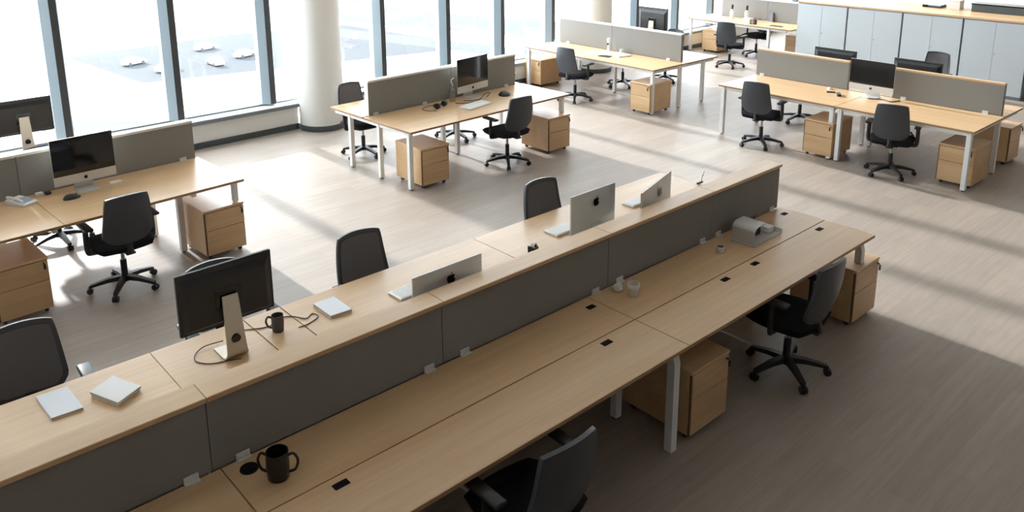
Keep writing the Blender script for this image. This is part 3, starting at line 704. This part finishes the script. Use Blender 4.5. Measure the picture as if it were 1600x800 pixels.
def keyboard(x, y, rz, label, w=.30, d=.125, z=TT):
    e = tag(empty('keyboard', (x, y, z), rz), label, 'keyboard', 'white keyboards')
    bm = B(); vs = box(bm, -w/2, w/2, -d/2, d/2, 0, .012, .003, 1)
    for v in bm.verts:
        if v.co.y > 0 and v.co.z > .006: v.co.z += .008
    obj('case', bm, M_ALU, e)
    bm = B()
    for i in range(14):
        for j in range(5):
            kx = -w/2+.012+i*(w-.024)/14; ky = -d/2+.010+j*(d-.02)/5; zz = .0125+.008*(1 if ky > 0 else 0)*1.0
            box(bm, kx+.001, kx+(w-.024)/14-.001, ky+.001, ky+(d-.02)/5-.001, .0115+.0095*max(0, (ky+d/2)/d), .0145+.0095*max(0, (ky+d/2)/d))
    obj('keys', bm, M_PAPER, e)
    return e
keyboard(2.965, 4.295, PI, 'white keyboard poking out beside the low silver computer', .33, .16)
keyboard(4.49, 4.345, PI, 'white keyboard poking out beside the taller silver computer', .33, .16)
keyboard(5.40, 4.33, PI, 'white keyboard poking out beside the sideways silver computer', .29, .13)
def tape(x, y):
    e = tag(empty('tape_dispenser', (x, y, TT), .3), 'small black and white tape dispenser left of the taller silver computer', 'tape dispenser')
    bm = B(); pr = [(-.055, 0), (.055, 0), (.055, .02), (.045, .035), (.02, .03), (-.01, .018), (-.04, .03), (-.05, .065), (-.058, .062)]
    A = [bm.verts.new((a, -.016, b)) for a, b in pr]; C = [bm.verts.new((a, .016, b)) for a, b in pr]
    for i in range(len(pr)): bm.faces.new((A[i], A[(i+1) % len(pr)], C[(i+1) % len(pr)], C[i]))
    f = [bm.faces.new(A[::-1]), bm.faces.new(C)]; bmesh.ops.triangulate(bm, faces=f); obj('base', bm, M_BLACK, e)
    bm = B(); cyl(bm, (.012, -.012, .046), (.012, .012, .046), .026, n=24); obj('tape_roll', bm, M_PAPER, e, True)
    bm = B(); cyl(bm, (.012, -.020, .046), (.012, .020, .046), .014, n=20); obj('hub', bm, M_BLACK, e, True)
tape(4.0, 4.20)
e = tag(empty('sprig_holder', (6.22, 4.25, TT)), 'tiny dark clip with a green sprig near the far end of the ledge', 'sprig')
bm = B(); box(bm, -.05, .03, -.012, .012, 0, .016, .004, 1); obj('clip_base', bm, M_BLACK, e)
bm = B(); tube(bm, smooth_pts([(.015, 0, .01), (.02, 0, .05), (.035, 0, .085)], 5), .003, 8)
for a, b in ((.022, .055), (.03, .075), (.036, .088)):
    v = [bm.verts.new(p) for p in ((a, 0, b), (a+.018, .006, b+.012), (a+.026, 0, b+.02), (a+.016, -.006, b+.014))]; bm.faces.new(v)
obj('sprig', bm, M_GREEN, e, True)
# white cup with a paper bow beside the divider
e = tag(empty('cup', (4.018, 3.235, TT)), 'white tapered cup on the front bench, middle of the divider', 'cup', 'white cups')
bm = B(); lathe(bm, [(0, 0), (.030, 0), (.033, .004), (.040, .085), (.037, .085), (.030, .008), (0, .008)], 28); obj('cup_body', bm, M_CUP, e, True, 50)
bm = B(); lathe(bm, [(.0400, .062), (.0425, .062), (.0425, .084), (.0400, .084)], 28); obj('sleeve', bm, M_PAPER, e, True, 50)
e = tag(empty('paper_ball', (3.985, 3.345, TT)), 'crumpled white tissue between the white cup and the divider', 'tissue')
bm = B(); bmesh.ops.create_icosphere(bm, subdivisions=3, radius=.03)
for v in bm.verts: v.co *= 1+random.uniform(-.22, .22); v.co.z = max(v.co.z*.9+.027, 0)
obj('tissue', bm, M_PAPER, e)
e = tag(empty('jar', (5.037, 3.235, TT)), 'small white jar with dark contents left of the file organizer', 'jar')
bm = B(); lathe(bm, [(0, 0), (.030, 0), (.036, .006), (.037, .036), (.033, .048), (.029, .048), (.031, .036), (.030, .03), (0, .03)], 28); obj('jar_body', bm, M_CUP, e, True, 50)
bm = B(); lathe(bm, [(0, .030), (.029, .030), (.027, .038), (0, .042)], 24); obj('contents', bm, M_BLACK, e, True)
# file organizer: bent sheet, closed towards -x, open towards +x
e = tag(empty('file_organizer', (5.30, 3.105, TT)), 'grey curved desktop file organizer near the right end of the divider', 'organizer')
D = .20
pr = [(.40, .035), (.385, .008), (.36, .003), (.012, .003), (.003, .010), (-.002, .10), (.004, .125), (.025, .142), (.06, .150), (.15, .152)]
bm = B(); P = smooth_pts([(a, 0, b) for a, b in pr], 4); rows = []
for i, p in enumerate(P):
    q = P[min(i+1, len(P)-1)]-P[max(i-1, 0)]; n = Vector((-q.z, 0, q.x)).normalized()*.0035
    rows.append([bm.verts.new((p.x+s*n.x, yy, p.z+s*n.z+.003)) for s, yy in ((-1, 0), (-1, D), (1, D), (1, 0))])
for R1, R2 in zip(rows, rows[1:]):
    for i in range(4): bm.faces.new((R1[i], R1[(i+1) % 4], R2[(i+1) % 4], R2[i]))
bm.faces.new(rows[0][::-1]); bm.faces.new(rows[-1]); obj('bent_sheet', bm, M_ACRYL, e, True, 40)
bm = B(); box(bm, .006, .31, D-.012, D-.004, .007, .13, .002, 1); obj('back_plate', bm, M_DARKBOX, e)
bm = B(); box(bm, .05, .25, .10, D-.02, .0075, .075, .004, 1); obj('black_box', bm, M_BLACK, e)
bm = B(); box(bm, .30, .38, .06, D-.02, .010, .055, .004, 1); obj('card_stack', bm, M_PAPER, e)

# ------------------------------------------------------------------ small things on the left window bench
e = tag(empty('desk_phone', (1.37, 8.03, TT), .5), 'white desk phone with a small blue display at the left edge', 'phone')
bm = B(); vs = box(bm, -.075, .075, -.11, .11, 0, .03, .005, 2)
for v in bm.verts:
    if v.co.z > .015: v.co.z += .12*(v.co.y+.11)*.9-.012
obj('phone_body', bm, M_PAPER, e)
bm = B(); box(bm, -.045, .06, -.07, .04, .028, .036, .002, 1); obj('display', bm, M_BLUELCD, e).rotation_euler = (.10, 0, 0)
bm = B(); tube(bm, smooth_pts([(-.062, -.09, .045), (-.062, -.04, .058), (-.062, .04, .066), (-.062, .09, .064)], 5), .014, 10); obj('handset', bm, M_PAPER, e, True)
e = tag(empty('charger', (1.535, 8.15, TT), .05), 'white and black charger plugs beside the white desk phone', 'charger')
bm = B(); box(bm, -.03, .03, -.02, .02, 0, .028, .004, 1); obj('plug', bm, M_PAPER, e)
bm = B(); box(bm, .04, .09, -.05, -.01, 0, .025, .004, 1); obj('adapter', bm, M_BLACK, e)
def mouse(x, y, rz, m, label, s=1):
    e = tag(empty('computer_mouse', (x, y, TT), rz), label, 'mouse')
    bm = B(); bmesh.ops.create_uvsphere(bm, u_segments=24, v_segments=12, radius=1)
    for v in bm.verts: v.co = Vector((v.co.x*.058*s, v.co.y*.034*s, max(0, v.co.z)*.034*s*(1-.25*v.co.x)))
    obj('mouse_shell', bm, m, e, True)
    bm = B(); cyl(bm, (.028*s, -.004, .029*s), (.028*s, .004, .029*s), .006, n=12); obj('scroll_wheel', bm, M_BLACKG, e, True)
    return e
mouse(1.735, 7.86, .1, M_BLACK, 'black mouse in front of the silver computer on the left window bench', 1.3)
block('sticky_pad', quad(2.17, 8.06, .10, .06, .1), TT, TT+.006, M_PAPER, 'small white note pad right of the left silver computer', 'note pad')

# ------------------------------------------------------------------ small things on the middle bench
keyboard(6.58, 8.0, .19, 'white keyboard on the middle bench left of the chair', .46, .20)
e = tag(empty('headphones', (6.18, 8.22, TT), .4), 'black headphones lying on the middle bench', 'headphones')
bm = B(); tube(bm, [(.09*math.cos(t), .09*math.sin(t), .014+.02*math.sin(t)) for t in [PI*k/14 for k in range(15)]], .009, 10); obj('headband', bm, M_BLACK, e, True)
for s in (-1, 1):
    bm = B(); cyl(bm, (s*.10, -.005, .04), (s*.06, -.005, .04), .038, .034, 20); obj('ear_cup', bm, M_BLACK, e, True)
cable([(6.04, 8.12), (5.96, 8.20), (5.95, 8.30), (6.05, 8.37), (6.2, 8.38)], .004, 'black cable trailing from the black headphones')
cable([(6.62, 8.30), (6.72, 8.22), (6.85, 8.22), (6.95, 8.30), (7.08, 8.40), (7.18, 8.42), (7.12, 8.35), (6.98, 8.25)], .005, 'dark cable curled under the middle bench computer')
cable([(6.45, 8.26), (6.55, 8.18), (6.70, 8.16), (6.82, 8.20), (6.90, 8.28)], .005, 'brown-black cable behind the white keyboard of the middle bench')
e = tag(empty('bottle', (6.50, 8.38, TT)), 'tall translucent bottle with a bent spout left of the middle bench computer', 'bottle', 'bottles on the desks')
bm = B(); lathe(bm, [(0, 0), (.038, 0), (.042, .006), (.042, .15), (.032, .175), (.015, .19), (.015, .205), (0, .205)], 28); obj('bottle_body', bm, glass_mat('clear_plastic', (.80, .80, .78, 1), .18), e, True, 50)
bm = B(); tube(bm, smooth_pts([(0, 0, .20), (0, 0, .24), (-.02, 0, .265), (-.01, 0, .30), (.03, 0, .315)], 5), .008, 10); obj('spout', bm, M_PAPER, e, True)
e = tag(empty('speaker_phone', (7.24, 8.17, TT), .3), 'squat black conference speaker near the right end of the middle bench', 'speaker')
bm = B(); lathe(bm, [(0, 0), (.085, 0), (.09, .012), (.06, .05), (.03, .058), (0, .058)], 28); obj('speaker_body', bm, M_BLACK, e, True, 50)
bm = B(); box(bm, -.02, .05, -.10, -.055, 0, .012, .003, 1); obj('keypad', bm, M_ALU, e)

# ------------------------------------------------------------------ far benches
block('paper_sheets', quad(10.52, 9.42, .30, .42, .2), TT, TT+.006, M_PAPER, 'left pile of white papers on the sunlit far bench', 'papers', 'white papers on the far bench')
block('paper_sheets', quad(10.62, 9.02, .24, .34, -.3), TT, TT+.02, M_PAPER, 'right pile of white papers on the sunlit far bench', 'papers', 'white papers on the far bench')
block('document_folder', quad(10.36, 9.12, .12, .20, .2), TT, TT+.012, M_BLACK, 'dark folder tucked by the white papers on the far bench', 'folder')
e = tag(empty('webcam_stand', (10.72, 9.36, TT)), 'white upright stand with a dark lens on the papers-strewn bench', 'stand')
bm = B(); lathe(bm, [(0, 0), (.05, 0), (.05, .012), (.02, .02), (.016, .16), (.026, .18), (.026, .24), (0, .25)], 24); obj('post', bm, M_PAPER, e, True, 50)
bm = B(); cyl(bm, (-.030, 0, .14), (-.012, 0, .14), .018, n=18); obj('lens', bm, M_BLACKG, e, True)
e = tag(empty('cup', (10.76, 9.10, TT)), 'small white cup among the papers on the sunlit far bench', 'cup', 'white cups')
bm = B(); lathe(bm, [(0, 0), (.025, 0), (.034, .08), (.031, .08), (.023, .006), (0, .006)], 24); obj('cup_body', bm, M_CUP, e, True, 50)
mouse(10.80, 5.33, .4, M_PAPER, 'white mouse by the left divider of the right bench', .9)
block('phone_handset', quad(10.62, 5.22, .06, .11, .5), TT, TT+.01, M_BLACK, 'small black phone lying on the right bench, nearer the white mouse', 'phone')
block('eyeglass_case', quad(10.52, 5.06, .13, .05, .6), TT, TT+.03, M_MUGG, 'small brown-grey case lying on the right bench near the paired legs', 'case')
cable([(10.62, 4.70), (10.70, 4.55), (10.66, 4.42), (10.80, 4.36)], .006, 'grey cable in front of the right bench computer')
def pump(x, y, label):
    e = tag(empty('bottle', (x, y, TT)), label, 'bottle', 'bottles on the desks')
    bm = B(); lathe(bm, [(0, 0), (.042, 0), (.045, .006), (.045, .17), (.02, .21), (.018, .225), (0, .225)], 24); obj('bottle_body', bm, M_PAPER, e, True, 50)
    bm = B(); lathe(bm, [(0, .22), (.024, .22), (.026, .30), (.018, .32), (0, .32)], 20); obj('cap', bm, M_BLACK, e, True, 50)
pump(15.72, 10.15, 'left white bottle with a black cap on the farthest bench')
pump(15.80, 9.83, 'right white bottle with a black cap on the farthest bench')
e = tag(empty('pen_box', (15.36, 9.52, TT)), 'white card box on the farthest bench', 'box')
bm = B(); box(bm, -.06, .06, -.08, .08, 0, .11, .004, 1); obj('box_body', bm, M_CUP, e)
bm = B(); box(bm, -.063, .063, -.083, .083, .09, .118, .004, 1); obj('lid', bm, M_PAPER, e)
e = tag(empty('pen_cup', (15.38, 9.36, TT)), 'dark pen cup beside the white box on the farthest bench', 'pen cup')
bm = B(); lathe(bm, [(0, 0), (.04, 0), (.042, .10), (.038, .10), (.036, .008), (0, .008)], 20); obj('cup_body', bm, M_MUGG, e, True, 50)
bm = B(); tube(bm, [(0, 0, .01), (.02, .01, .15)], .004, 8); obj('pen', bm, M_BLACK, e)
block('document_folder', quad(15.45, 8.9, .12, .26, 0), TT, TT+.012, M_MUGG, 'brown-grey folder at the cabinet end of the farthest bench', 'folder')
e = tag(empty('waste_bin', (10.35, 11.05-.55, 0)), 'black waste bin on the floor past the end of the middle bench', 'bin')
bm = B(); lathe(bm, [(0, 0), (.12, 0), (.15, .32), (.145, .32), (.115, .01), (0, .01)], 28); obj('bin_body', bm, M_BLACK, e, True, 50)
bm = B(); lathe(bm, [(.145, .30), (.156, .30), (.156, .325), (.145, .325)], 28); obj('rim', bm, M_BLACK, e, True, 50)
e.location = (9.55, 10.72, 0)
# things on the counter over the cabinets
CT = 1.335
e = tag(empty('paper_tray', (16.2, 6.10, CT)), 'black and white paper tray on the oak counter top', 'tray')
bm = B(); box(bm, -.12, .12, -.17, .17, 0, .012, .003, 1); box(bm, -.12, .12, .155, .17, .01, .05); box(bm, -.12, .12, -.17, -.155, .01, .05); obj('tray_body', bm, M_BLACK, e)
bm = B(); box(bm, -.11, .11, -.15, .15, .045, .058); obj('paper_stack', bm, M_PAPER, e)
e = tag(empty('card_box', (16.2, 5.72, CT)), 'white box beside the paper tray on the oak counter top', 'box')
bm = B(); box(bm, -.10, .10, -.10, .10, 0, .16, .004, 1); obj('box_body', bm, M_PAPER, e)
bm = B(); box(bm, -.103, .103, -.103, .103, .135, .165, .004, 1); obj('lid', bm, M_CUP, e)
e = tag(empty('display_case', (16.15, 4.60, CT)), 'long slate-grey case at the right end of the oak counter top', 'case')
bm = B(); box(bm, -.12, .18, -1.2, .80, 0, .13, .006, 1); obj('case_body', bm, M_DARKBOX, e)
bm = B(); box(bm, -.13, .19, -1.21, .81, .13, .15, .004, 1); obj('case_lid', bm, M_BLACKG, e)

# ------------------------------------------------------------------ parked cars below the window
def make_car():
    e = empty('parked_car')
    bm = B(); pr = [(-2.1, .25), (2.1, .25), (2.15, .65), (1.9, .85), (1.0, .95), (.5, 1.42), (-1.0, 1.45), (-1.7, .98), (-2.1, .9)]
    A = [bm.verts.new((a, -.85 if b < 1.2 else -.68, b)) for a, b in pr]; C = [bm.verts.new((a, .85 if b < 1.2 else .68, b)) for a, b in pr]; n = len(pr)
    for i in range(n): bm.faces.new((A[i], A[(i+1) % n], C[(i+1) % n], C[i]))
    f = [bm.faces.new(A[::-1]), bm.faces.new(C)]; bmesh.ops.triangulate(bm, faces=f); obj('car_body', bm, M_CAR, e)
    for sx in (-1.3, 1.3):
        for s in (-1, 1):
            bm = B(); cyl(bm, (sx, s*.70, .32), (sx, s*.88, .32), .32, n=18); obj('wheel', bm, M_TYRE, e, True)
    return e
CAR0 = make_car()
for i, (cx, cy, rz) in enumerate(((28.2, 92.5, .3), (29.6, 86.5, .3), (34.6, 86.2, 1.6), (39.0, 88.5, .3), (37.5, 96.0, .2), (44.5, 85.2, .3))):
    c = CAR0 if i == 0 else copy_tree(CAR0); c.location = (cx*GK, cy*GK, GZ+.045); c.rotation_euler = (0, 0, rz)
    tag(c, ['pale car at the near corner of the dark lot outside', 'second pale car from the near corner of the lot outside', 'third pale car from the near corner of the lot outside', 'fourth pale car from the near corner of the lot outside', 'pale car parked alone farther back in the lot outside', 'pale car just right of the second mullion in the lot outside'][i], 'car', 'parked cars outside')
